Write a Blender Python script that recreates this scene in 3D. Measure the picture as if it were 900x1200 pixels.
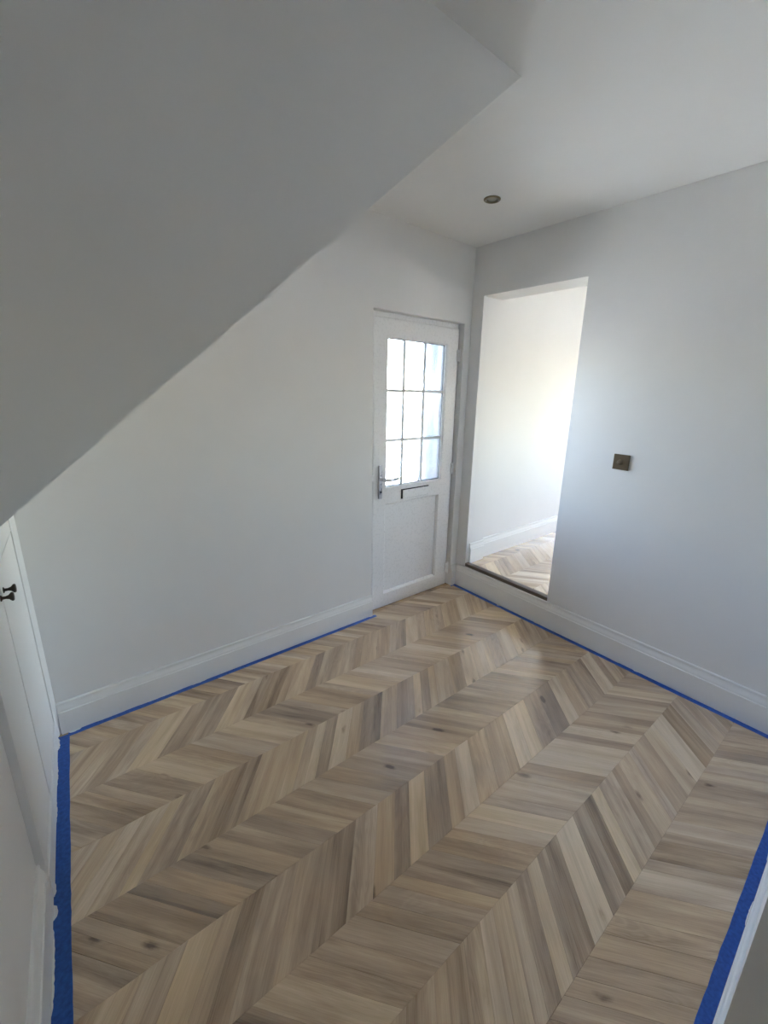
import bpy, bmesh, math, random
from mathutils import Vector, Matrix

random.seed(7)
scene = bpy.context.scene
for o in list(bpy.data.objects):
    bpy.data.objects.remove(o, do_unlink=True)
COL = scene.collection

# ------------------------------------------------------------------ camera
# world frame: x=0 wall with the opening, y=0 wall with the door, z=0 finished floor, metres
F_PX, PITCH, ROLL, YAW = 496.174, -0.26326, 0.02756, 0.70438
CAM = Vector((-2.463, -2.187, 1.542))
PPX, PPY = 20.998, -8.623
cam = bpy.data.cameras.new('camera')
cam_ob = bpy.data.objects.new('camera', cam); COL.objects.link(cam_ob)
fw = Vector((math.sin(YAW)*math.cos(PITCH), math.cos(YAW)*math.cos(PITCH), math.sin(PITCH)))
rt = Vector((math.cos(YAW), -math.sin(YAW), 0)); up = rt.cross(fw)
r2 = math.cos(ROLL)*rt + math.sin(ROLL)*up
u2 = -math.sin(ROLL)*rt + math.cos(ROLL)*up
m = Matrix((r2, u2, -fw)).transposed().to_4x4(); m.translation = CAM
cam_ob.matrix_world = m
cam.sensor_fit = 'HORIZONTAL'; cam.sensor_width = 36.0
cam.lens = 36.0*F_PX/900.0
cam.shift_x = -PPX/900.0; cam.shift_y = PPY/900.0
cam.clip_start = 0.01; cam.clip_end = 200
scene.camera = cam_ob

# ------------------------------------------------------------------ light
scene.view_settings.view_transform = 'Standard'
scene.view_settings.look = 'None'
scene.view_settings.gamma = 1.0
scene.view_settings.use_curve_mapping = False
scene.view_settings.exposure = 2.92
scene.cycles.max_bounces = 16
scene.cycles.diffuse_bounces = 10
scene.cycles.transparent_max_bounces = 16
scene.cycles.caustics_reflective = False
scene.cycles.caustics_refractive = False
SKY_STRENGTH = 1.25
SUN_STRENGTH = 24.0
w = bpy.data.worlds.new('world'); scene.world = w; w.use_nodes = True
wn = w.node_tree.nodes; wl = w.node_tree.links
sky = wn.new('ShaderNodeTexSky'); sky.sky_type = 'NISHITA'; sky.sun_disc = False
sky.sun_elevation = math.radians(60); sky.sun_rotation = math.radians(100)
sky.air_density = 1.0; sky.dust_density = 0.6; sky.ozone_density = 1.0
hz = wn.new('ShaderNodeHueSaturation'); hz.inputs['Saturation'].default_value = 0.82      # thin high haze
wl.new(sky.outputs[0], hz.inputs['Color']); wl.new(hz.outputs[0], wn['Background'].inputs[0]); wn['Background'].inputs[1].default_value = SKY_STRENGTH
sun = bpy.data.lights.new('sun', 'SUN'); sun.energy = SUN_STRENGTH; sun.angle = math.radians(0.6); sun.color = (1.0, 0.95, 0.87)
sun_ob = bpy.data.objects.new('sun', sun); COL.objects.link(sun_ob)
sun_ob.rotation_euler = Vector((-math.cos(math.radians(60)), 0.06, -math.sin(math.radians(60)))).to_track_quat('-Z', 'Y').to_euler()

def portal(name, loc, aim, sx, sy):
    l = bpy.data.lights.new(name, 'AREA'); l.shape = 'RECTANGLE'; l.size = sx; l.size_y = sy
    l.cycles.is_portal = True
    o = bpy.data.objects.new(name, l); COL.objects.link(o); o.location = loc
    o.rotation_euler = Vector(aim).to_track_quat('-Z', 'Z').to_euler()
portal('portal_door', (-0.46, 0.14, 1.38), (0, -1, 0), 0.60, 1.05)
portal('portal_window', (2.45, -3.38, 1.50), (0, 1, 0), 0.75, 0.75)
portal('portal_side', (4.12, -1.40, 1.50), (-1, 0, 0), 1.5, 1.5)
portal('portal_hall', (-2.15, -4.48, 1.60), (0, 1, 0), 0.40, 0.42)

# ------------------------------------------------------------------ materials
MATS = {}
def new_mat(name):
    mt = bpy.data.materials.new(name); mt.use_nodes = True
    MATS[name] = mt
    nt = mt.node_tree
    return mt, nt, nt.nodes, nt.links, nt.nodes['Principled BSDF']

def paint(name, col, rough, bump=0.0, scale=400.0, mottle=0.03):
    mt, nt, N, L, b = new_mat(name)
    tc = N.new('ShaderNodeNewGeometry')
    n1 = N.new('ShaderNodeTexNoise'); n1.inputs['Scale'].default_value = 2.3; n1.inputs['Detail'].default_value = 4
    L.new(tc.outputs['Position'], n1.inputs['Vector'])
    mr = N.new('ShaderNodeMapRange'); mr.inputs[1].default_value = 0.3; mr.inputs[2].default_value = 0.7
    mr.inputs[3].default_value = 1-mottle; mr.inputs[4].default_value = 1.0
    L.new(n1.outputs['Fac'], mr.inputs[0])
    mx = N.new('ShaderNodeMix'); mx.data_type = 'RGBA'; mx.blend_type = 'MULTIPLY'; mx.inputs[0].default_value = 1
    mx.inputs[6].default_value = (*col, 1); L.new(mr.outputs[0], mx.inputs[7])
    L.new(mx.outputs[2], b.inputs['Base Color'])
    b.inputs['Roughness'].default_value = rough
    b.inputs['Specular IOR Level'].default_value = 0.3
    if bump:
        n2 = N.new('ShaderNodeTexNoise'); n2.inputs['Scale'].default_value = scale; n2.inputs['Detail'].default_value = 2
        L.new(tc.outputs['Position'], n2.inputs['Vector'])
        bp = N.new('ShaderNodeBump'); bp.inputs['Strength'].default_value = bump; bp.inputs['Distance'].default_value = 0.001
        L.new(n2.outputs['Fac'], bp.inputs['Height']); L.new(bp.outputs[0], b.inputs['Normal'])
    return mt

def plain(name, col, rough, metal=0.0, spec=0.5):
    mt, nt, N, L, b = new_mat(name)
    tc = N.new('ShaderNodeTexCoord')
    n1 = N.new('ShaderNodeTexNoise'); n1.inputs['Scale'].default_value = 60; n1.inputs['Detail'].default_value = 3
    L.new(tc.outputs['Object'], n1.inputs['Vector'])
    mr = N.new('ShaderNodeMapRange'); mr.inputs[3].default_value = rough*0.85; mr.inputs[4].default_value = min(1, rough*1.15)
    L.new(n1.outputs['Fac'], mr.inputs[0]); L.new(mr.outputs[0], b.inputs['Roughness'])
    b.inputs['Base Color'].default_value = (*col, 1); b.inputs['Metallic'].default_value = metal
    b.inputs['Specular IOR Level'].default_value = spec
    return mt

M_wall = paint('wall_paint', (0.80, 0.795, 0.78), 0.75, 0.12, 350, 0.04)
M_ceil = paint('ceiling_paint', (0.82, 0.815, 0.79), 0.85, 0.10, 300, 0.03)
M_wood_white = paint('white_satin_paint', (0.82, 0.82, 0.80), 0.38, 0.05, 120, 0.02)
M_upvc = plain('white_upvc', (0.84, 0.84, 0.84), 0.28)
M_bar = plain('white_glazing_bar', (0.78, 0.79, 0.80), 0.5)
M_gasket = plain('black_gasket', (0.012, 0.012, 0.014), 0.6)
M_chrome = plain('brushed_chrome', (0.62, 0.62, 0.64), 0.28, 1.0)
M_bronze = plain('antique_bronze', (0.16, 0.125, 0.085), 0.42, 0.8)
M_bronze_dark = plain('dark_bronze', (0.055, 0.043, 0.032), 0.35, 0.85)
M_brass = plain('antique_brass', (0.20, 0.165, 0.095), 0.32, 1.0)
M_lens = plain('unlit_lamp_lens', (0.26, 0.25, 0.21), 0.2)
M_threshold = plain('brown_threshold', (0.13, 0.095, 0.07), 0.45)
M_sub = plain('subfloor_grey', (0.10, 0.075, 0.05), 0.9)
M_brickish = None

def tape_mat():
    mt, nt, N, L, b = new_mat('blue_masking_tape')
    g = N.new('ShaderNodeNewGeometry')
    n = N.new('ShaderNodeTexNoise'); n.inputs['Scale'].default_value = 90; n.inputs['Detail'].default_value = 5
    L.new(g.outputs['Position'], n.inputs['Vector'])
    r = N.new('ShaderNodeValToRGB'); r.color_ramp.elements[0].color = (0.010, 0.060, 0.27, 1); r.color_ramp.elements[1].color = (0.022, 0.115, 0.46, 1)
    r.color_ramp.elements[0].position = .3; r.color_ramp.elements[1].position = .7
    L.new(n.outputs['Fac'], r.inputs[0]); L.new(r.outputs[0], b.inputs['Base Color'])
    b.inputs['Roughness'].default_value = 0.55
    bp = N.new('ShaderNodeBump'); bp.inputs['Strength'].default_value = 0.2; bp.inputs['Distance'].default_value = 0.0005
    L.new(n.outputs['Fac'], bp.inputs['Height']); L.new(bp.outputs[0], b.inputs['Normal'])
    return mt
M_tape = tape_mat()

def wood_mat():
    mt, nt, N, L, b = new_mat('chevron_oak')
    uv = N.new('ShaderNodeUVMap'); uv.uv_map = 'grain'
    at = N.new('ShaderNodeAttribute'); at.attribute_name = 'tone'
    sep = N.new('ShaderNodeSeparateColor'); L.new(at.outputs['Color'], sep.inputs[0])
    def noise(sx, sy, scale, detail, dist=0.0, rough=0.55):
        mp = N.new('ShaderNodeMapping'); mp.inputs['Scale'].default_value = (sx, sy, 1)
        L.new(uv.outputs[0], mp.inputs[0])
        n = N.new('ShaderNodeTexNoise'); n.inputs['Scale'].default_value = scale; n.inputs['Detail'].default_value = detail
        n.inputs['Distortion'].default_value = dist; n.inputs['Roughness'].default_value = rough
        L.new(mp.outputs[0], n.inputs['Vector']); return n
    def math_(op, a, c, v=None):
        q = N.new('ShaderNodeMath'); q.operation = op
        for i, x in enumerate((a, c)):
            if isinstance(x, (int, float)): q.inputs[i].default_value = x
            else: L.new(x, q.inputs[i])
        return q.outputs[0]
    streak = noise(1.8, 17, 1, 4, 0.7)          # broad tonal streaks along the grain
    fibre = noise(9, 330, 1, 3)                 # fine fibres
    cath = noise(2.4, 13, 1, 2, 1.2)            # growth-ring waves
    wv = N.new('ShaderNodeMath'); wv.operation = 'SINE'
    L.new(math_('MULTIPLY', cath.outputs['Fac'], 60.0), wv.inputs[0])
    t = math_('ADD', sep.outputs[0], math_('MULTIPLY', math_('SUBTRACT', streak.outputs['Fac'], 0.5), 1.0))
    t = math_('ADD', t, math_('MULTIPLY', math_('SUBTRACT', fibre.outputs['Fac'], 0.5), 0.42))
    t = math_('ADD', t, math_('MULTIPLY', wv.outputs[0], math_('MULTIPLY', sep.outputs[2], 0.055)))
    band = noise(0.5, 25, 1, 1, 0.2)
    bm_ = N.new('ShaderNodeMapRange'); bm_.inputs[1].default_value = 0.44; bm_.inputs[2].default_value = 0.56; bm_.inputs[3].default_value = -0.5; bm_.inputs[4].default_value = 0.5
    bm_.interpolation_type = 'SMOOTHSTEP'; L.new(band.outputs['Fac'], bm_.inputs[0])
    t = math_('ADD', t, math_('MULTIPLY', bm_.outputs[0], 0.12))
    # knots
    mp = N.new('ShaderNodeMapping'); mp.inputs['Scale'].default_value = (3.6, 9.0, 1); L.new(uv.outputs[0], mp.inputs[0])
    vo = N.new('ShaderNodeTexVoronoi'); vo.inputs['Scale'].default_value = 1.0; L.new(mp.outputs[0], vo.inputs['Vector'])
    kn = noise(30, 60, 1, 2)
    kd = math_('ADD', vo.outputs['Distance'], math_('MULTIPLY', math_('SUBTRACT', kn.outputs['Fac'], 0.5), 0.10))
    k = N.new('ShaderNodeMapRange'); k.inputs[1].default_value = 0.03; k.inputs[2].default_value = 0.14
    k.inputs[3].default_value = 1.0; k.inputs[4].default_value = 0.0; k.interpolation_type = 'SMOOTHSTEP'
    L.new(kd, k.inputs[0])
    sc2 = N.new('ShaderNodeSeparateColor'); L.new(vo.outputs['Color'], sc2.inputs[0])
    has = math_('GREATER_THAN', sc2.outputs[0], 0.45)
    kk = math_('MULTIPLY', k.outputs[0], has)
    t = math_('SUBTRACT', t, math_('MULTIPLY', kk, 0.6))
    r = N.new('ShaderNodeValToRGB'); cr = r.color_ramp
    cr.elements[0].position = 0.0; cr.elements[0].color = (0.13, 0.08, 0.045, 1)
    cr.elements[1].position = 1.0; cr.elements[1].color = (0.79, 0.605, 0.395, 1)
    e = cr.elements.new(0.32); e.color = (0.365, 0.25, 0.154, 1)
    e = cr.elements.new(0.62); e.color = (0.565, 0.41, 0.262, 1)
    L.new(t, r.inputs[0])
    # per-plank hue: greyer or warmer
    hs = N.new('ShaderNodeHueSaturation'); L.new(r.outputs[0], hs.inputs['Color'])
    L.new(math_('ADD', math_('MULTIPLY', sep.outputs[1], 0.16), 0.97), hs.inputs['Saturation'])
    L.new(hs.outputs[0], b.inputs['Base Color'])
    rr = math_('ADD', math_('MULTIPLY', fibre.outputs['Fac'], 0.12), 0.16)
    b.inputs['Coat Weight'].default_value = 1.0; b.inputs['Coat Roughness'].default_value = 0.2; b.inputs['Coat IOR'].default_value = 1.55
    L.new(rr, b.inputs['Roughness']); b.inputs['Specular IOR Level'].default_value = 0.95
    bp = N.new('ShaderNodeBump'); bp.inputs['Strength'].default_value = 0.12; bp.inputs['Distance'].default_value = 0.0006
    L.new(fibre.outputs['Fac'], bp.inputs['Height']); L.new(bp.outputs[0], b.inputs['Normal'])
    return mt
M_wood = wood_mat()

def glass_mat(name, clear, tint):
    mt, nt, N, L, b = new_mat(name)
    N.remove(b)
    tr = N.new('ShaderNodeBsdfTransparent'); tr.inputs[0].default_value = (*tint, 1)
    tl = N.new('ShaderNodeBsdfTranslucent'); tl.inputs[0].default_value = (*tint, 1)
    gl = N.new('ShaderNodeBsdfGlossy'); gl.inputs['Roughness'].default_value = 0.08
    m1 = N.new('ShaderNodeMixShader'); m1.inputs[0].default_value = clear
    L.new(tl.outputs[0], m1.inputs[1]); L.new(tr.outputs[0], m1.inputs[2])
    fr = N.new('ShaderNodeFresnel'); fr.inputs[0].default_value = 1.45
    tc = N.new('ShaderNodeTexCoord'); no = N.new('ShaderNodeTexNoise'); no.inputs['Scale'].default_value = 90
    L.new(tc.outputs['Object'], no.inputs['Vector'])
    bp = N.new('ShaderNodeBump'); bp.inputs['Strength'].default_value = 0.25; bp.inputs['Distance'].default_value = 0.001
    L.new(no.outputs['Fac'], bp.inputs['Height']); L.new(bp.outputs[0], gl.inputs['Normal'])
    m2 = N.new('ShaderNodeMixShader'); L.new(fr.outputs[0], m2.inputs[0])
    L.new(m1.outputs[0], m2.inputs[1]); L.new(gl.outputs[0], m2.inputs[2])
    L.new(m2.outputs[0], N['Material Output'].inputs[0])
    return mt
M_obscure = glass_mat('obscure_glass', 0.93, (0.79, 0.81, 0.83))
M_clear = glass_mat('clear_glass', 0.95, (0.97, 0.98, 0.98))

def brick_mat():
    mt, nt, N, L, b = new_mat('pale_brickwork')
    tc = N.new('ShaderNodeTexCoord'); mp = N.new('ShaderNodeMapping'); mp.inputs['Rotation'].default_value = (math.pi/2, 0, 0)
    L.new(tc.outputs['Object'], mp.inputs[0])
    br = N.new('ShaderNodeTexBrick'); br.inputs['Scale'].default_value = 4.4
    br.inputs['Color1'].default_value = (0.15, 0.085, 0.075, 1); br.inputs['Color2'].default_value = (0.12, 0.07, 0.06, 1); br.inputs['Mortar'].default_value = (0.17, 0.15, 0.13, 1)
    L.new(mp.outputs[0], br.inputs['Vector']); L.new(br.outputs['Color'], b.inputs['Base Color']); b.inputs['Roughness'].default_value = 0.9
    return mt
M_brick = brick_mat()
M_paving = paint('grey_concrete', (0.42, 0.41, 0.385), 0.9, 0.2, 60, 0.15)
M_shade_render = paint('shade_tinted_render', (0.13, 0.175, 0.255), 0.9, 0.3, 90, 0.05)  # white render in shade: the blue, darkened tone is painted into the base colour
M_slate = paint('roof_tiles', (0.16, 0.10, 0.08), 0.8, 0.2, 40, 0.2)

# ------------------------------------------------------------------ mesh helpers
def link(name, me, mat, parent=None, smooth=False):
    o = bpy.data.objects.new(name, me); COL.objects.link(o)
    if mat: me.materials.append(mat)
    if parent: o.parent = parent
    if smooth:
        for p in me.polygons: p.use_smooth = True
    return o

def mesh_obj(name, verts, faces, mat, parent=None, smooth=False):
    me = bpy.data.meshes.new(name); me.from_pydata([tuple(v) for v in verts], [], faces)
    bm = bmesh.new(); bm.from_mesh(me); bmesh.ops.remove_doubles(bm, verts=bm.verts, dist=1e-6)
    bmesh.ops.recalc_face_normals(bm, faces=bm.faces); bm.to_mesh(me); bm.free()
    return link(name, me, mat, parent, smooth)

def bm_box(bm, x0, x1, y0, y1, z0, z1):
    v = [bm.verts.new((x, y, z)) for x in (x0, x1) for y in (y0, y1) for z in (z0, z1)]
    for f in ((0,1,3,2),(4,6,7,5),(0,4,5,1),(2,3,7,6),(0,2,6,4),(1,5,7,3)):
        bm.faces.new([v[i] for i in f])

def bm_obj(name, bm, mat, parent=None, bevel=0.0, smooth=False, seg=2):
    if bevel:
        bmesh.ops.bevel(bm, geom=bm.edges[:], offset=bevel, segments=seg, affect='EDGES', profile=0.6)
    bmesh.ops.recalc_face_normals(bm, faces=bm.faces)
    me = bpy.data.meshes.new(name); bm.to_mesh(me); bm.free()
    return link(name, me, mat, parent, smooth)

def box(name, x0, x1, y0, y1, z0, z1, mat, parent=None, bevel=0.0):
    bm = bmesh.new(); bm_box(bm, x0, x1, y0, y1, z0, z1)
    return bm_obj(name, bm, mat, parent, bevel)

def empty(name, loc=(0,0,0), rz=0.0, parent=None):
    o = bpy.data.objects.new(name, None); COL.objects.link(o); o.location = loc; o.rotation_euler = (0,0,rz)
    o.empty_display_size = 0.05
    if parent: o.parent = parent
    return o

def tag(o, label=None, cat=None, group=None, kind=None):
    if label: o['label'] = label
    if cat: o['category'] = cat
    if group: o['group'] = group
    if kind: o['kind'] = kind
    return o

def slab(name, axis, t0, t1, us, vs, hole, mat, parent=None):
    """Wall slab with rectangular holes. axis 'x' or 'y' is the thickness axis (t0..t1); us along the wall, vs = z."""
    def P(t, u, v): return (t, u, v) if axis == 'x' else (u, t, v)
    V = []; Fc = []
    def quad(a, b_, c, d):
        i = len(V); V.extend((a, b_, c, d)); Fc.append((i, i+1, i+2, i+3))
    nu, nv = len(us)-1, len(vs)-1
    solid = lambda i, j: 0 <= i < nu and 0 <= j < nv and (i, j) not in hole
    for i in range(nu):
        for j in range(nv):
            if not solid(i, j): continue
            u0, u1, v0, v1 = us[i], us[i+1], vs[j], vs[j+1]
            for t in (t0, t1): quad(P(t,u0,v0), P(t,u1,v0), P(t,u1,v1), P(t,u0,v1))
            if not solid(i-1, j): quad(P(t0,u0,v0), P(t1,u0,v0), P(t1,u0,v1), P(t0,u0,v1))
            if not solid(i+1, j): quad(P(t0,u1,v0), P(t1,u1,v0), P(t1,u1,v1), P(t0,u1,v1))
            if not solid(i, j-1): quad(P(t0,u0,v0), P(t1,u0,v0), P(t1,u1,v0), P(t0,u1,v0))
            if not solid(i, j+1): quad(P(t0,u0,v1), P(t1,u0,v1), P(t1,u1,v1), P(t0,u1,v1))
    return mesh_obj(name, V, Fc, mat, parent)

def lathe(name, prof, n, mat, parent=None, loc=(0,0,0), axis=(0,0,1), smooth=True):
    """prof: list of (radius, height) revolved about axis."""
    q = Vector(axis).to_track_quat('Z', 'Y').to_matrix()
    V = []; Fc = []
    for (r, h) in prof:
        for k in range(n):
            a = 2*math.pi*k/n
            V.append(Vector(loc) + q @ Vector((r*math.cos(a), r*math.sin(a), h)))
    for i in range(len(prof)-1):
        for k in range(n):
            Fc.append((i*n+k, i*n+(k+1) % n, (i+1)*n+(k+1) % n, (i+1)*n+k))
    if prof[0][0] > 1e-6: Fc.append(tuple(range(n))[::-1])
    if prof[-1][0] > 1e-6: Fc.append(tuple((len(prof)-1)*n+k for k in range(n)))
    return mesh_obj(name, V, Fc, mat, parent, smooth)

def sweep_straight(name, prof, p0, p1, out, mat, parent=None, cut0=0.0, cut1=0.0):
    """Extrude a (depth, height) profile from p0 to p1 along the floor; out = unit vector into the room; cut = mitre slope per depth."""
    p0, p1, out = Vector(p0), Vector(p1), Vector(out)
    d = (p1-p0).normalized(); V = []; n = len(prof)
    for (t, h) in prof: V.append(p0 + out*t + d*(cut0*t) + Vector((0,0,h)))
    for (t, h) in prof: V.append(p1 + out*t + d*(cut1*t) + Vector((0,0,h)))
    Fc = [(i, (i+1) % n, n+(i+1) % n, n+i) for i in range(n)] + [tuple(range(n))[::-1], tuple(range(n, 2*n))]
    return mesh_obj(name, V, Fc, mat, parent)

def skirt_profile(h, t=0.020):
    """flat board, small bead line, then an ogee up to a thin rounded top"""
    P = [(0, 0), (t, 0), (t, 0.70*h), (t-0.0005, 0.715*h), (t-0.004, 0.722*h), (t-0.0045, 0.735*h)]
    for k in range(1, 9):
        s = k/8; P.append((t-0.0045-0.0075*(0.5-0.5*math.cos(math.pi*s))*1.0, (0.735+0.19*s)*h))
    P += [(0.0085, 0.94*h), (0.0095, 0.955*h), (0.0085, 0.985*h), (0.005, h), (0, h)]
    return P

# ------------------------------------------------------------------ setting: shell
H = 2.5
LEFT_X, LEFT_TAN = -2.613, 0.04507
LEFT_RZ = -math.atan(LEFT_TAN)
left_frame = Matrix.Translation((LEFT_X, 0, 0)) @ Matrix.Rotation(LEFT_RZ, 4, 'Z')   # local y runs along the left wall, local +x into the room
def put_left(o): o.matrix_world = left_frame; return o
DX0, DX1, DTOP = -0.865, -0.068, 2.008          # front-door reveal
OY0, OY1, OTOP = -0.842, -0.100, 2.185          # opening in the right wall
STEP = 0.205

o = slab('wall_back', 'y', 0.0, 0.26, [-2.95, DX0, DX1, 0.2], [-0.12, -0.005, DTOP, 2.62], {(1, 1)}, M_wall)
tag(o, 'white painted wall that holds the half glazed front door', kind='structure')
o = slab('wall_right', 'x', 0.0, 0.20, [-3.2, OY0, OY1, 0.0], [-0.12, STEP-0.02, OTOP, 2.62], {(1, 1)}, M_wall)
tag(o, 'white painted wall with a tall open doorway and a dimmer switch', kind='structure')
o = slab('wall_left', 'x', -0.22, -0.020, [-4.3, -0.74, -0.02, 0.0], [-0.12, 0.10, 0.975, 2.62], {(1, 1)}, M_wall)
put_left(o); tag(o, 'white painted wall beside the low cupboard', kind='structure')
# wall in front of the camera's right hand: a short wall with a long return down the hall
FX, FY = -1.50, -2.203
V = [(FX, FY), (0, FY), (0, FY-0.12), (FX+0.12, FY-0.12), (FX+0.12, -4.3), (FX, -4.3)]
vv = [(x, y, -0.12) for x, y in V] + [(x, y, 2.62) for x, y in V]; n = len(V)
o = mesh_obj('wall_front', vv, [(i, (i+1) % n, n+(i+1) % n, n+i) for i in range(n)] + [(0,1,2,3),(0,3,4,5),(6,7,8,9),(6,9,10,11)], M_wall)
tag(o, 'white painted wall end opposite the front door', kind='structure')
o = slab('wall_hall', 'y', -4.42, -4.30, [-2.95, -2.31, -1.99, -1.2], [-0.12, 1.42, 1.78, 2.62], {(1, 1)}, M_wall)
tag(o, 'white painted end wall of the hall with an added window', kind='structure')
o = box('ceiling', -2.95, 0.2, -4.42, 0.26, H, H+0.12, M_ceil)
tag(o, 'flat white ceiling with one downlight', kind='structure')
# stair bulkhead: upright side panel with a raking lower edge and the sloping soffit behind it
BY = -1.162; BX = -1.150; SL = 0.8705
xl = -2.90; zl = H - SL*(BX-xl)
V = [(BX, BY, H+.02), (BX, BY, H), (xl, BY, zl), (xl, BY, H+.02), (BX, 0, H+.02), (BX, 0, H), (xl, 0, zl), (xl, 0, H+.02)]
o = mesh_obj('wall_stair_bulkhead', V, [(0,1,2,3), (4,7,6,5), (1,5,6,2), (0,3,7,4), (0,4,5,1), (2,6,7,3)], M_wall)
tag(o, 'white stair bulkhead with a raking lower edge and sloping soffit', kind='structure')

# next room
o = slab('wall_next_back', 'y', -0.072, 0.26, [0.2, 4.05], [-0.12, 2.75], set(), M_wall)
tag(o, 'bright white wall of the next room seen through the opening', kind='structure')
o = slab('wall_next_right', 'x', 3.9, 4.05, [-3.2, -1.95, -0.85, -0.08], [-0.12, 0.93, 2.05, 2.75], {(1, 1)}, M_wall)
tag(o, 'white end wall of the next room', kind='structure')
o = slab('wall_next_front', 'y', -3.32, -3.2, [0.0, 2.15, 2.75, 4.05], [-0.12, 1.2, 1.8, 2.75], {(1, 1)}, M_wall)
tag(o, 'white wall of the next room facing its back wall', kind='structure')
o = box('ceiling_next', 0.0, 4.05, -3.32, 0.26, 2.62, 2.75, M_ceil); tag(o, 'white ceiling of the next room', kind='structure')

def window(name, label, axis, t, u0, u1, v0, v1, nm):
    e = tag(empty(name, (t, (u0+u1)/2, v0) if axis == 'x' else ((u0+u1)/2, t, v0)), label, kind='structure')
    def bar(nm_, a0, a1, b0, b1, d0, d1, mat, bev=0.004):
        c = e.location
        if axis == 'x': return box(nm_, d0, d1, a0-c.y, a1-c.y, b0-v0, b1-v0, mat, e, bev)
        return box(nm_, a0-c.x, a1-c.x, d0, d1, b0-v0, b1-v0, mat, e, bev)
    fr = 0.06
    bar('window_frame', u0, u1, v0, v0+fr, 0.02, 0.08, M_upvc); bar('window_frame', u0, u1, v1-fr, v1, 0.02, 0.08, M_upvc)
    bar('window_frame', u0, u0+fr, v0+fr, v1-fr, 0.02, 0.08, M_upvc); bar('window_frame', u1-fr, u1, v0+fr, v1-fr, 0.02, 0.08, M_upvc)
    step = (u1-u0-2*fr)/nm
    for k in range(nm):
        a = u0+fr+k*step
        bar('pane', a+0.025*(k > 0), a+step-0.025*(k < nm-1), v0+fr, v1-fr, 0.045, 0.051, M_clear, 0)
        if k: bar('mullion', a-0.025, a+0.025, v0+fr, v1-fr, 0.02, 0.08, M_upvc)
window('window_1', 'small white window of the next room', 'y', -3.32, 2.15, 2.75, 1.2, 1.8, 1)
window('added_window_3', 'white side window added out of view in the next room for light', 'x', 3.95, -1.95, -0.85, 0.93, 2.05, 2)  # second window, added out of view to send more light through the opening
window('added_window_2', 'white window added at the unseen end of the hall for light', 'y', -4.42, -2.31, -1.99, 1.42, 1.78, 1)  # unseen window added behind the camera to brighten the stair bulkhead

# ------------------------------------------------------------------ chevron floors
Y0, PIT_Y, DXC, ROTF = -1.178, 0.2475, 0.20, math.radians(-0.6)
def clip(poly, planes):
    for (a, b_, c) in planes:                       # keep a*x+b*y<=c
        out = []
        for i in range(len(poly)):
            p, q = poly[i], poly[(i+1) % len(poly)]
            dp, dq = a*p[0]+b_*p[1]-c, a*q[0]+b_*q[1]-c
            if dp <= 0: out.append(p)
            if dp*dq < 0:
                s = dp/(dp-dq); out.append((p[0]+s*(q[0]-p[0]), p[1]+s*(q[1]-p[1])))
        poly = out
        if len(poly) < 3: return []
    return poly
def area(p): return abs(sum(p[i][0]*p[(i+1) % len(p)][1]-p[(i+1) % len(p)][0]*p[i][1] for i in range(len(p))))/2
def shrink(poly, d):
    cx = sum(p[0] for p in poly)/len(poly); cy = sum(p[1] for p in poly)/len(poly)
    n = len(poly); A = sum(poly[i][0]*poly[(i+1) % n][1]-poly[(i+1) % n][0]*poly[i][1] for i in range(n))
    s = 1 if A > 0 else -1; lines = []
    for i in range(n):
        (x0, y0), (x1, y1) = poly[i], poly[(i+1) % n]; L_ = math.hypot(x1-x0, y1-y0)
        lines.append((s*(y1-y0)/L_, -s*(x1-x0)/L_, s*((y1-y0)*x0-(x1-x0)*y0)/L_ - d))
    return clip(poly, lines)
def dedupe(poly, eps=0.002):
    out = []
    for p in poly:
        if not out or math.hypot(p[0]-out[-1][0], p[1]-out[-1][1]) > eps: out.append(p)
    while len(out) > 2 and math.hypot(out[0][0]-out[-1][0], out[0][1]-out[-1][1]) <= eps: out.pop()
    return out

def chevron(planes, xmin, xmax, ymin, ymax, seed, tone_hint=None):
    """planks as (polygon, grain direction, tone triple)"""
    rnd = random.Random(seed); res = []
    c, s = math.cos(ROTF), math.sin(ROTF); ox, oy = -1.3, -1.45
    rot = lambda x, y: (ox+(x-ox)*c-(y-oy)*s, oy+(x-ox)*s+(y-oy)*c)
    k0 = math.floor((Y0-ymax)/PIT_Y)-1; k1 = math.ceil((Y0-ymin)/PIT_Y)+1
    for k in range(k0, k1):
        ya, yb = Y0-PIT_Y*k, Y0-PIT_Y*(k+1)
        xa_s, xb_s = (0.0, -DXC) if k % 2 == 0 else (-DXC, 0.0)
        x = xmin-0.45+rnd.random()*0.05; last = 0.5
        while x < xmax+0.45:
            wd = rnd.choice((0.05, 0.06, 0.07, 0.085, 0.10, 0.115))
            poly = [rot(x+xa_s, ya), rot(x+wd+xa_s, ya), rot(x+wd+xb_s, yb), rot(x+xb_s, yb)]
            pl = dedupe(clip(poly, planes))
            u_ = rnd.random(); tone = min(0.95, max(0.12, rnd.gauss(0.77 if u_ < 0.22 else (0.56 if u_ < 0.66 else 0.41), 0.05)))
            if abs(tone-last) < 0.06: tone = min(0.95, max(0.12, tone+rnd.choice((-0.09, 0.09))))
            last = tone
            sat, ring = rnd.random(), rnd.random()**2
            if len(pl) >= 3 and area(pl) > 2e-4:
                g = (poly[3][0]-poly[0][0], poly[3][1]-poly[0][1]); L_ = math.hypot(*g)
                res.append((pl, (g[0]/L_, g[1]/L_), (tone, sat, ring), rnd.random()*40))
            x += wd
    return res

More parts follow.
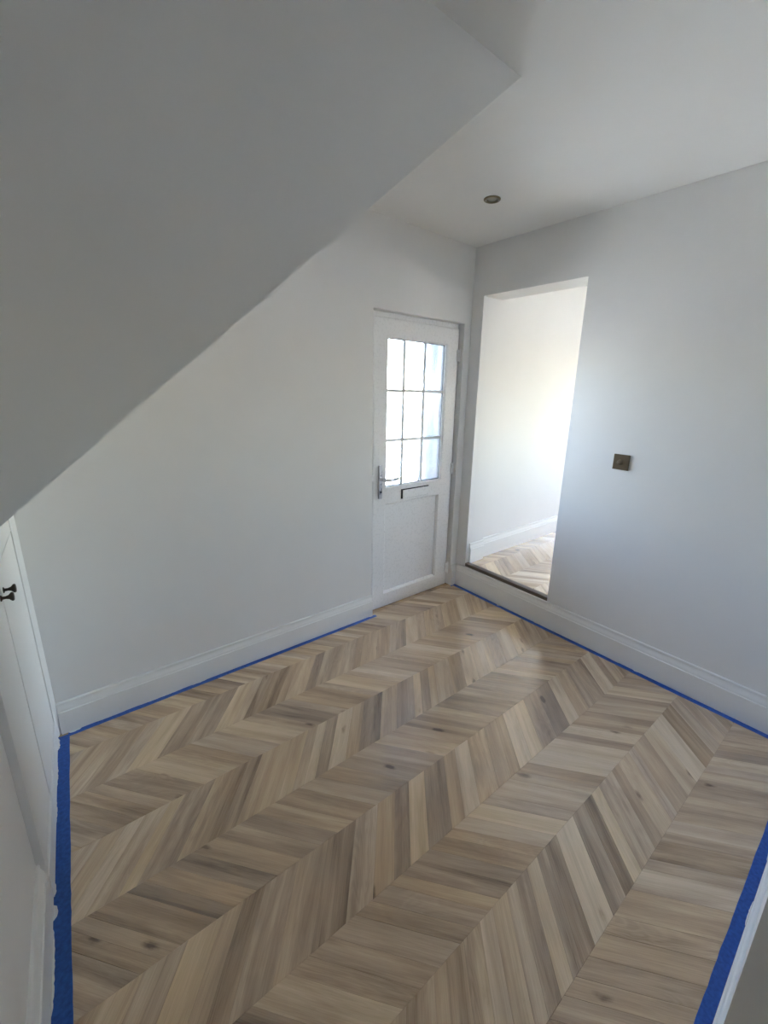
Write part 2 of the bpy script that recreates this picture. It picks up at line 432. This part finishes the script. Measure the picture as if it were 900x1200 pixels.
def plank_mesh(me_name, items, z, origin):
    """one mesh (single plank, or several joined) with grain UVs and tone colours"""
    V, Fc, UV, TN = [], [], [], []
    for (poly, g, tone, off) in items:
        out = shrink(poly, 0.00012); top = shrink(poly, 0.00045)
        if len(out) != len(top) or len(out) < 3: out = top = poly
        n = len(out); b0 = len(V)
        for ring, h in ((out, -0.0045), (out, -0.0004), (top, 0.0)):
            for (x, y) in ring:
                V.append((x-origin[0], y-origin[1], z+h-origin[2]))
                UV.append((x*g[0]+y*g[1]+off, -x*g[1]+y*g[0]+off*1.7)); TN.append(tone)
        for r in (0, 1):
            for i in range(n): Fc.append((b0+r*n+i, b0+r*n+(i+1) % n, b0+(r+1)*n+(i+1) % n, b0+(r+1)*n+i))
        Fc.append(tuple(b0+2*n+i for i in range(n)))
    me = bpy.data.meshes.new(me_name); me.from_pydata(V, [], Fc)
    uvl = me.uv_layers.new(name='grain')
    for lp in me.loops: uvl.data[lp.index].uv = UV[lp.vertex_index]
    ca = me.color_attributes.new('tone', 'FLOAT_COLOR', 'POINT')
    for i, t in enumerate(TN): ca.data[i].color = (*t, 1)
    bm = bmesh.new(); bm.from_mesh(me); bmesh.ops.recalc_face_normals(bm, faces=bm.faces); bm.to_mesh(me); bm.free()
    # the open bottom can flip the winding: make tops face up
    if me.polygons and max(me.polygons, key=lambda p: p.area).normal.z < 0: me.flip_normals()
    return me

def lay(parent, items, z):
    for it in items:
        poly = it[0]; c = (sum(p[0] for p in poly)/len(poly), sum(p[1] for p in poly)/len(poly), z)
        o = link('plank', plank_mesh('plank', [it], z, c), M_wood, parent); o.location = c

floor = box('floor', -2.95, 0.0, -4.42, 0.0, -0.12, -0.0045, M_sub)
tag(floor, 'chevron oak plank floor of the room', kind='structure')
lx = math.cos(LEFT_RZ); ly = math.sin(LEFT_RZ)
left_plane = (-lx, -ly, -(lx*LEFT_X) + 0.018)
room = [left_plane, (1, 0, -0.001), (0, 1, 0.10 if False else 0.0), (0, -1, 2.206)]
main_planks = chevron(room, -2.75, 0.0, -2.21, 0.0, 11)
main_planks.sort(key=lambda it: (sum(p[0] for p in it[0])/len(it[0])-CAM.x)**2 + (sum(p[1] for p in it[0])/len(it[0])-CAM.y)**2)
lay(floor, main_planks[:300], 0.0)
if len(main_planks) > 300:
    o = link('plank_field', plank_mesh('plank_field', main_planks[300:], 0.0, (0, 0, 0)), M_wood, floor); o['kind'] = 'stuff'
print('planks', len(main_planks))
hall = [left_plane, (1, 0, FX), (0, 1, -2.206), (0, -1, 4.3)]
hp = chevron(hall, -2.85, FX, -4.3, -2.2, 12)
o = link('plank_field', plank_mesh('plank_field', hp, 0.0, (0, 0, 0)), M_wood, floor); o['kind'] = 'stuff'
# strip of floor in the front-door reveal
rv = chevron([(-1, 0, -DX0), (1, 0, DX1), (0, -1, 0.0), (0, 1, 0.055)], -0.9, 0.0, -0.1, 0.1, 13)
lay(floor, rv, 0.0)

bm = bmesh.new(); bm_box(bm, 0.2, 3.9, -3.2, -0.08, 0.02, STEP-0.0045); bm_box(bm, 0.004, 0.2, OY0, OY1, STEP-0.02, STEP-0.0045)
floor_next = bm_obj('floor_next', bm, M_sub)
tag(floor_next, 'chevron oak plank floor of the raised next room', kind='structure')
TH = 0.042
nx = chevron([(-1, 0, -TH), (1, 0, 3.9), (0, 1, -0.08), (0, -1, 3.2)], 0.0, 3.9, -3.2, 0.0, 14)
near = [it for it in nx if sum(p[0] for p in it[0])/len(it[0]) < 1.75 and sum(p[1] for p in it[0])/len(it[0]) > -1.1]
far = [it for it in nx if it not in near]
near = [(clip(i[0], [(0, -1, -OY0) if sum(p[0] for p in i[0])/len(i[0]) < 0.2 else (0, -1, 9)]), *i[1:]) for i in near]
near = [(dedupe(i[0]), *i[1:]) for i in near if len(i[0]) >= 3]
lay(floor_next, [i for i in near if len(i[0]) >= 3], STEP)
far = [i for i in far if min(p[0] for p in i[0]) > 0.2]
o = link('plank_field', plank_mesh('plank_field', far, STEP, (0, 0, 0)), M_wood, floor_next); o['kind'] = 'stuff'

# ------------------------------------------------------------------ skirtings, threshold
SA, SB, SF = 0.155, 0.182, 0.165
x_end = LEFT_X + 0.016
o = sweep_straight('baseboard_back', skirt_profile(SA), (x_end, 0, 0), (DX0, 0, 0), (0, -1, 0), M_wood_white)
tag(o, 'white moulded skirting board left of the front door', kind='structure')
o = sweep_straight('baseboard_corner', skirt_profile(SB), (DX1, 0, 0), (-0.0, 0, 0), (0, -1, 0), M_wood_white, cut1=-1.0)
tag(o, 'short white skirting piece between front door and corner', kind='structure')
o = sweep_straight('baseboard_right', skirt_profile(SB), (0, 0, 0), (0, FY, 0), (-1, 0, 0), M_wood_white, cut0=1.0, cut1=-1.0)
tag(o, 'white moulded skirting board under the opening and the switch', kind='structure')
o = sweep_straight('baseboard_front', skirt_profile(SF, 0.016), (0, FY, 0), (FX, FY, 0), (0, 1, 0), M_wood_white, cut0=1.0, cut1=1.0)
tag(o, 'white moulded skirting board facing the front door', kind='structure')
o = sweep_straight('baseboard_hall', skirt_profile(SF, 0.016), (FX, FY, 0), (FX, -4.3, 0), (-1, 0, 0), M_wood_white, cut0=-1.0)
tag(o, 'white moulded skirting board on the hall return', kind='structure')
o = sweep_straight('baseboard_left', skirt_profile(0.15), (-0.020, -0.797, 0), (-0.020, -4.3, 0), (1, 0, 0), M_wood_white)
put_left(o); tag(o, 'white moulded skirting board butting against the cupboard', kind='structure')
o = sweep_straight('baseboard_next', skirt_profile(0.165), (0.2, -0.072, STEP), (3.9, -0.072, STEP), (0, -1, 0), M_wood_white)
tag(o, 'white moulded skirting board of the next room', kind='structure')
o = sweep_straight('baseboard_reveal', skirt_profile(0.165, 0.018), (TH-0.008, OY1, STEP), (0.2, OY1, STEP), (0, -1, 0), M_wood_white)
tag(o, 'short white skirting piece inside the opening', kind='structure')
bm = bmesh.new(); bm_box(bm, -0.003, TH, OY0, OY1, STEP-0.02, STEP+0.005)
o = bm_obj('trim_1', bm, M_threshold, None, 0.003); tag(o, 'dark brown threshold strip on the step edge', kind='structure')

# ------------------------------------------------------------------ front door
door = tag(empty('door_1', ((DX0+DX1)/2, 0.03, 0.0)), 'white half glazed front door with georgian bars and letter plate', kind='structure')
DCX = (DX0+DX1)/2
def D(name, x0, x1, y0, y1, z0, z1, mat, parent=door, bevel=0.0):     # absolute x/z, y measured from the face of the sash
    q = Vector((0,0,0)); p = parent
    return box(name, x0-DCX, x1-DCX, y0, y1, z0, z1, mat, parent, bevel)
# outer frame
D('door_frame', DX0, DX0+0.035, 0.028, 0.09, 0.0, DTOP, M_upvc, bevel=0.003)
D('door_frame', DX1-0.035, DX1, 0.028, 0.09, 0.0, DTOP, M_upvc, bevel=0.003)
D('door_frame', DX0+0.035, DX1-0.035, 0.028, 0.09, DTOP-0.05, DTOP, M_upvc, bevel=0.003)
D('gasket_and_gap_shade', DX0+0.012, DX0+0.034, 0.022, 0.0278, 0.0, DTOP-0.02, M_gasket)  # black strip stands in for the shadowed gap between reveal and sash
D('sill', DX0+0.035, DX1-0.035, 0.062, 0.10, 0.0, 0.012, M_chrome, bevel=0.002)
SX0, SX1, SZ0, SZ1 = -0.837, -0.086, 0.004, 1.974
GX0, GX1, GZ0, GZ1 = -0.728, -0.199, 0.897, 1.864
PX0, PX1, PZ0, PZ1 = -0.734, -0.214, 0.108, 0.786
# welded sash with bevelled rebates round glass and panel
bm = bmesh.new()
def frame_faces(bm, outer, inner, y_o, y_i):
    a = [bm.verts.new((outer[i][0]-DCX, y_o, outer[i][1])) for i in range(4)]
    b_ = [bm.verts.new((inner[i][0]-DCX, y_i, inner[i][1])) for i in range(4)]
    for i in range(4): bm.faces.new((a[i], a[(i+1) % 4], b_[(i+1) % 4], b_[i]))
R = lambda x0, x1, z0, z1: [(x0, z0), (x1, z0), (x1, z1), (x0, z1)]
zm = 0.842
def grid_face(xs, zs, holes, y):
    for i in range(len(xs)-1):
        for j in range(len(zs)-1):
            if (i, j) in holes: continue
            bm.faces.new([bm.verts.new((x-DCX, y, z)) for x, z in ((xs[i], zs[j]), (xs[i+1], zs[j]), (xs[i+1], zs[j+1]), (xs[i], zs[j+1]))])
e1 = 0.014      # bead width
gb = (GX0-e1*0, GX1, GZ0, GZ1)
xs = [SX0+.006, PX0, GX0, GX1, PX1, SX1-.006]
xs = sorted(set(xs)); zs = [SZ0+.006, PZ0, PZ1, GZ0, GZ1, SZ1-.006]
holes = set()
for i in range(len(xs)-1):
    xm = (xs[i]+xs[i+1])/2
    for j in range(len(zs)-1):
        zz = (zs[j]+zs[j+1])/2
        if GX0 < xm < GX1 and GZ0 < zz < GZ1: holes.add((i, j))
        if PX0 < xm < PX1 and PZ0 < zz < PZ1: holes.add((i, j))
grid_face(xs, zs, holes, 0.0)
frame_faces(bm, R(SX0, SX1, SZ0, SZ1), R(SX0+.006, SX1-.006, SZ0+.006, SZ1-.006), 0.004, 0.0)
frame_faces(bm, R(SX0, SX1, SZ0, SZ1), R(SX0, SX1, SZ0, SZ1), 0.06, 0.004)
for (a, b_, c, d) in ((GX0, GX1, GZ0, GZ1), (PX0, PX1, PZ0, PZ1)):
    frame_faces(bm, R(a, b_, c, d), R(a, b_, c, d), 0.0, 0.06)
bmesh.ops.remove_doubles(bm, verts=bm.verts, dist=1e-5)
bm_obj('sash', bm, M_upvc, door)
# glazing beads (sloping white fillets) and gaskets
def bead(name, a, b_, c, d, w_, y0, y1, mat):
    bm = bmesh.new(); frame_faces(bm, R(a, b_, c, d), R(a+w_, b_-w_, c+w_, d-w_), y0, y1)
    frame_faces(bm, R(a+w_, b_-w_, c+w_, d-w_), R(a+w_, b_-w_, c+w_, d-w_), y1, y1+0.012)
    return bm_obj(name, bm, mat, door)
bead('glazing_bead', GX0, GX1, GZ0, GZ1, 0.008, 0.002, 0.010, M_upvc)
bead('panel_bead', PX0, PX1, PZ0, PZ1, 0.012, 0.001, 0.012, M_upvc)
bead('gasket_and_gap_shade', GX0+.008, GX1-.008, GZ0+.008, GZ1-.008, 0.003, 0.0175, 0.019, M_gasket)
D('door_panel', PX0, PX1, 0.020, 0.045, PZ0, PZ1, M_upvc)
VB = [-0.574, -0.391]; HB = [1.216, 1.540]; BW = 0.0095
for x in VB: D('glazing_bar', x-BW, x+BW, 0.018, 0.030, GZ0, GZ1, M_bar, bevel=0.002)
px = [GX0, *VB, GX1]; pz = [GZ0, *HB, GZ1]
for z in HB:
    for i in range(3):
        D('glazing_bar', px[i]+(BW if i else 0), px[i+1]-(BW if i < 2 else 0), 0.018, 0.030, z-BW, z+BW, M_bar, bevel=0.002)
for i in range(3):
    for j in range(3):
        D('pane', px[i]+(BW if i else 0), px[i+1]-(BW if i < 2 else 0), 0.0215, 0.0265, pz[j]+(BW if j else 0), pz[j+1]-(BW if j < 2 else 0), M_obscure)
# lever handle on its long backplate
hd = empty('handle', (-0.778-DCX, 0, 0.945), 0, door); hd['label'] = 'silver lever handle on a long backplate'
bm = bmesh.new(); bm_box(bm, -0.015, 0.015, -0.011, 0.0, -0.115, 0.115); bm_obj('backplate', bm, M_chrome, hd, 0.005, seg=3)
def tube(name, pts, rad, mat, parent, n=12):
    V = []; Fc = []; P = [Vector(p) for p in pts]
    for i, p in enumerate(P):
        d = (P[min(i+1, len(P)-1)]-P[max(i-1, 0)]).normalized()
        a = d.cross(Vector((0, 0, 1))); a = a.normalized() if a.length > 1e-4 else Vector((1, 0, 0)); b_ = a.cross(d)
        r = rad[i] if isinstance(rad, (list, tuple)) else rad
        for k in range(n):
            t = 2*math.pi*k/n; V.append(p + a*(r*math.cos(t)) + b_*(r*math.sin(t)))
    for i in range(len(P)-1):
        for k in range(n): Fc.append((i*n+k, i*n+(k+1) % n, (i+1)*n+(k+1) % n, (i+1)*n+k))
    Fc += [tuple(range(n))[::-1], tuple((len(P)-1)*n+k for k in range(n))]
    return mesh_obj(name, V, Fc, mat, parent, True)
tube('lever', [(0, -0.010, 0.022), (0, -0.038, 0.021), (0.004, -0.047, 0.021), (0.014, -0.052, 0.020), (0.04, -0.053, 0.017), (0.075, -0.053, 0.016), (0.11, -0.053, 0.019), (0.128, -0.053, 0.022)],
     [0.011, 0.011, 0.011, 0.011, 0.0108, 0.0106, 0.0102, 0.0085], M_chrome, hd)
lathe('keyhole', [(0.0085, 0.0), (0.0085, 0.003), (0.0, 0.003)], 16, M_gasket, hd, (0, -0.0105, -0.068), (0, -1, 0))
# strike keep in the gap on the lock side
D('lock_keep', DX0+0.001, SX0+0.004, -0.004, 0.03, 0.955, 0.995, M_upvc, bevel=0.002)
# letter plate
lp = empty('letter_plate', (-0.459-DCX, 0, 0.836), 0, door); lp['label'] = 'letter plate with black surround and white flap'
bm = bmesh.new(); bm_box(bm, -0.132, 0.132, -0.004, 0.0, -0.034, 0.036); bm_obj('surround', bm, M_gasket, lp, 0.001)
bm = bmesh.new(); bm_box(bm, -0.119, 0.1295, -0.009, -0.004, -0.032, 0.029); bm_obj('flap', bm, M_upvc, lp, 0.002)
# three flag hinges
for z in (1.795, 0.976, 0.150):
    hg = empty('hinge', (SX1-DCX, 0, z), 0, door)
    bm = bmesh.new(); bm_box(bm, -0.016, -0.002, -0.009, 0.0, -0.04, 0.04); bm_obj('hinge_leaf', bm, M_upvc, hg, 0.003)
    lathe('hinge_barrel', [(0.0, -0.05), (0.006, -0.05), (0.0085, -0.047), (0.0085, 0.047), (0.006, 0.05), (0.0, 0.05)], 14, M_upvc, hg, (0.004, -0.008, 0))

# ------------------------------------------------------------------ under-stair cupboard (in the frame of the left wall)
cup = empty('cupboard'); put_left(cup)
tag(cup, 'white two door cupboard under the sloping stair soffit', 'cupboard')
CY0, CY1, CZT = -0.795, -0.001, 1.150
GAPY, CB, CT = -0.470, 0.100, 0.972
CR = -0.030
body = empty('body', (0, 0, 0), 0, cup)
# carcass box recessed in the wall
bm = bmesh.new()
for b6 in ((-0.219, -0.205, -0.735, -0.025, CB+.002, 0.970), (-0.205, -0.025, -0.738, -0.725, CB+.002, 0.970), (-0.205, -0.025, -0.035, -0.022, CB+.002, 0.970),
           (-0.205, -0.025, -0.725, -0.035, CB+.002, CB+0.014), (-0.205, -0.025, -0.725, -0.035, 0.958, 0.970)): bm_box(bm, *b6)
bm_obj('carcass', bm, M_wood_white, body)
def zs_at(yloc):            # underside of the soffit along the left wall
    x = LEFT_X + LEFT_TAN*yloc; return H - SL*(BX-x)
box('end_stile', -0.020, 0.0, CY0, -0.745, 0.094, CZT, M_wood_white, body, 0.0015)
box('top_rail', -0.020, 0.0, -0.745, CR, CT+0.004, CZT, M_wood_white, body, 0.001)
CS = [(-0.020, CR), (0.0025, CR), (0.0155, CY1-0.004), (0.0155, CY1), (-0.020, CY1)]
nn = len(CS); ztop = CZT+0.045
mesh_obj('corner_stile', [(x, y, 0.0) for x, y in CS]+[(x, y, ztop) for x, y in CS], [(i, (i+1) % nn, nn+(i+1) % nn, nn+i) for i in range(nn)]+[tuple(range(nn)), tuple(range(nn, 2*nn))], M_wood_white, body)
bm = bmesh.new(); bm_box(bm, -0.020, 0.003, CY0, CR, 0.0, 0.086); bm_box(bm, -0.02, -0.0005, CY0, CR, 0.086, 0.094)
bm_obj('plinth', bm, M_wood_white, body, 0.001)
for (a, b_, ky, fx) in ((GAPY+0.002, CR-0.005, GAPY+0.034, -0.0006), (-0.742, GAPY-0.002, GAPY-0.034, -0.0022)):
    dr = box('door', -0.020, fx, a, b_, CB-0.003, CT, M_wood_white, cup, 0.0015)
    kb = lathe('knob', [(0.0, 0.0), (0.010, 0.0), (0.010, 0.002), (0.005, 0.004), (0.0045, 0.012), (0.007, 0.019), (0.0135, 0.025), (0.0145, 0.028), (0.012, 0.031), (0.0, 0.032)], 18, M_bronze_dark, dr, (-0.0012, ky, 0.893), (1, 0, 0))
    kb['label'] = 'dark bronze knob'

# ------------------------------------------------------------------ switch and downlight
sw = tag(empty('dimmer_switch', (0.0, -1.179, 1.187)), 'square bronze dimmer switch plate on the wall beside the opening', 'switch')
bm = bmesh.new(); bm_box(bm, -0.007, 0.0, -0.043, 0.043, -0.043, 0.043); bm_obj('face_plate', bm, M_bronze, sw, 0.002)
lathe('rotary_knob', [(0.0155, 0.0), (0.0155, 0.002), (0.0125, 0.003), (0.0115, 0.017), (0.0095, 0.019), (0.0, 0.019)], 20, M_bronze, sw, (-0.0065, 0.004, 0.0), (-1, 0, 0))
dl = tag(empty('downlight', (-0.524, -0.552, H)), 'round antique brass downlight set in the ceiling, switched off', 'downlight')
lathe('bezel', [(0.040, 0.0), (0.0435, 0.001), (0.0435, 0.004), (0.040, 0.007), (0.034, 0.0075), (0.029, 0.005), (0.026, 0.0015), (0.026, 0.0005)], 32, M_brass, dl, (0, 0, 0), (0, 0, -1))
lathe('lamp_lens', [(0.026, 0.0005), (0.026, 0.002), (0.018, 0.0045), (0.006, 0.0055), (0.0, 0.0055)], 24, M_lens, dl, (0, 0, 0), (0, 0, -1))
for s in (-1, 1):
    tube('lamp_clip', [(-0.018*s, 0.020*s, -0.0075), (-0.026*s, 0.026*s, -0.0085)], 0.0016, M_chrome, dl, 8)

# ------------------------------------------------------------------ masking tape on the floor
def tape(name, label, p0, p1, out, width, seed, blots, z=0.0004, w_var=0.0006):
    rnd = random.Random(seed); p0, p1, out = Vector(p0), Vector(p1), Vector(out)
    L_ = (p1-p0).length; n = max(6, int(L_/0.03)); d = (p1-p0)/L_
    V = []; Fc = []; wob = 0
    for i in range(n+1):
        wob = 0.7*wob + rnd.gauss(0, w_var); s = i/n*L_
        w_ = width + max(-0.004, min(0.004, wob)); lift = 0.0006 if rnd.random() < 0.12 else 0
        a = p0 + d*s
        V += [a + Vector((0, 0, z)), a + out*(w_*0.5) + Vector((0, 0, z+lift)), a + out*w_ + Vector((0, 0, z))]
        V += [a + Vector((0, 0, -0.0002)), a + out*w_ + Vector((0, 0, -0.0002))]
    for i in range(n):
        b0, b1 = i*5, (i+1)*5
        Fc += [(b0, b0+1, b1+1, b1), (b0+1, b0+2, b1+2, b1+1), (b0+2, b0+4, b1+4, b1+2), (b0+3, b0, b1, b1+3)]
    Fc += [(0, 3, 4, 2, 1), tuple(n*5+i for i in (1, 2, 4, 3, 0))]
    o = tag(mesh_obj(name, V, Fc, M_tape), label, 'tape', 'blue masking tape along the skirtings')
    for (f, ln, wd) in blots:                      # white paint smears lapped on to the tape
        m_ = max(5, int(ln/0.008)); top = []; base = p0 + d*(f*L_); VV = []
        for i in range(m_+1):
            s = i/m_; r = wd*(math.sin(math.pi*s)**0.4)*(0.55+0.45*rnd.random())
            VV += [base + d*(s*ln) + Vector((0, 0, z+0.0006)), base + d*(s*ln) + out*(r+0.0006) + Vector((0, 0, z+0.0004))]
        FF = [(2*i, 2*i+1, 2*i+3, 2*i+2) for i in range(m_)]
        mesh_obj('paint_smear', VV, FF, M_wood_white, o)
    return o
lo = left_frame
LP = lambda off, y: tuple(lo @ Vector((off, y, 0)))
ldir = tuple((lo.to_3x3() @ Vector((1, 0, 0))))
tape('masking_tape', 'blue masking tape on the floor along the skirting left of the front door', (-2.575, -0.0205, 0), (DX0+0.02, -0.0205, 0), (0, -1, 0), 0.027, 1,
     [(0.0, 0.05, 0.012), (0.06, 0.12, 0.004), (0.16, 0.2, 0.004), (0.30, 0.08, 0.005), (0.97, 0.03, 0.008)])
tape('masking_tape', 'blue masking tape on the floor along the skirting under the opening and switch', (-0.0205, -0.02, 0), (-0.0205, FY+0.03, 0), (-1, 0, 0), 0.031, 2,
     [(0.20, 0.04, 0.012), (0.60, 0.05, 0.005), (0.66, 0.03, 0.006), (0.35, 0.03, 0.003)])
tape('masking_tape', 'wide blue masking tape on the floor along the cupboard plinth', LP(0.0004, -0.03), LP(0.0004, -2.2), ldir, 0.043, 3,
     [(0.0, 0.09, 0.012), (0.07, 0.16, 0.006), (0.17, 0.12, 0.005), (0.33, 0.05, 0.008), (0.365, 0.05, 0.011), (0.40, 0.22, 0.006), (0.52, 0.3, 0.007)])
tape('masking_tape', 'blue masking tape along the skirting of the wall end opposite the front door', (-0.03, FY+0.0165, 0), (FX-0.01, FY+0.0165, 0), (0, 1, 0), 0.031, 4,
     [(0.45, 0.06, 0.004), (0.62, 0.10, 0.003)])
tape('masking_tape', 'short blue masking tape on the floor beside the front door in the corner', (DX1-0.01, -0.0205, 0), (-0.022, -0.0205, 0), (0, -1, 0), 0.014, 5, [(0.3, 0.02, 0.004)])

# ------------------------------------------------------------------ outside the front door
g = box('ground', -30, 30, -30, 40, -0.32, -0.12, M_paving); tag(g, 'grey concrete drive outside the front door', kind='structure')
pier = box('porch_wall', 0.24, 0.55, 0.26, 0.73, -0.12, 2.6, M_shade_render); tag(pier, 'rendered porch wall outside the door glass, blue shade put into its colour', kind='structure')
nb = tag(empty('house', (2.5, 12.0, -0.12)), 'pale brick house across the drive seen through the obscured glass', 'house')
box('wall', -5, 5, 0, 5, 0, 2.35, M_brick, nb)
V = [(-5.3, -0.3, 2.3), (5.3, -0.3, 2.3), (5.3, 5.3, 2.3), (-5.3, 5.3, 2.3), (-5.3, 2.5, 3.6), (5.3, 2.5, 3.6)]
mesh_obj('roof', V, [(0,1,5,4), (2,3,4,5), (0,4,3), (1,2,5), (0,3,2,1)], M_slate, nb)
for x in (-3.0, 0.2, 3.1):
    wn_ = box('window', x-0.6, x+0.6, -0.03, 0.02, 0.9, 1.9, M_upvc, nb, 0.005)
    for s in (-1, 1): box('pane', x+s*0.28-0.24, x+s*0.28+0.24, -0.035, -0.028, 0.97, 1.83, M_lens, wn_)
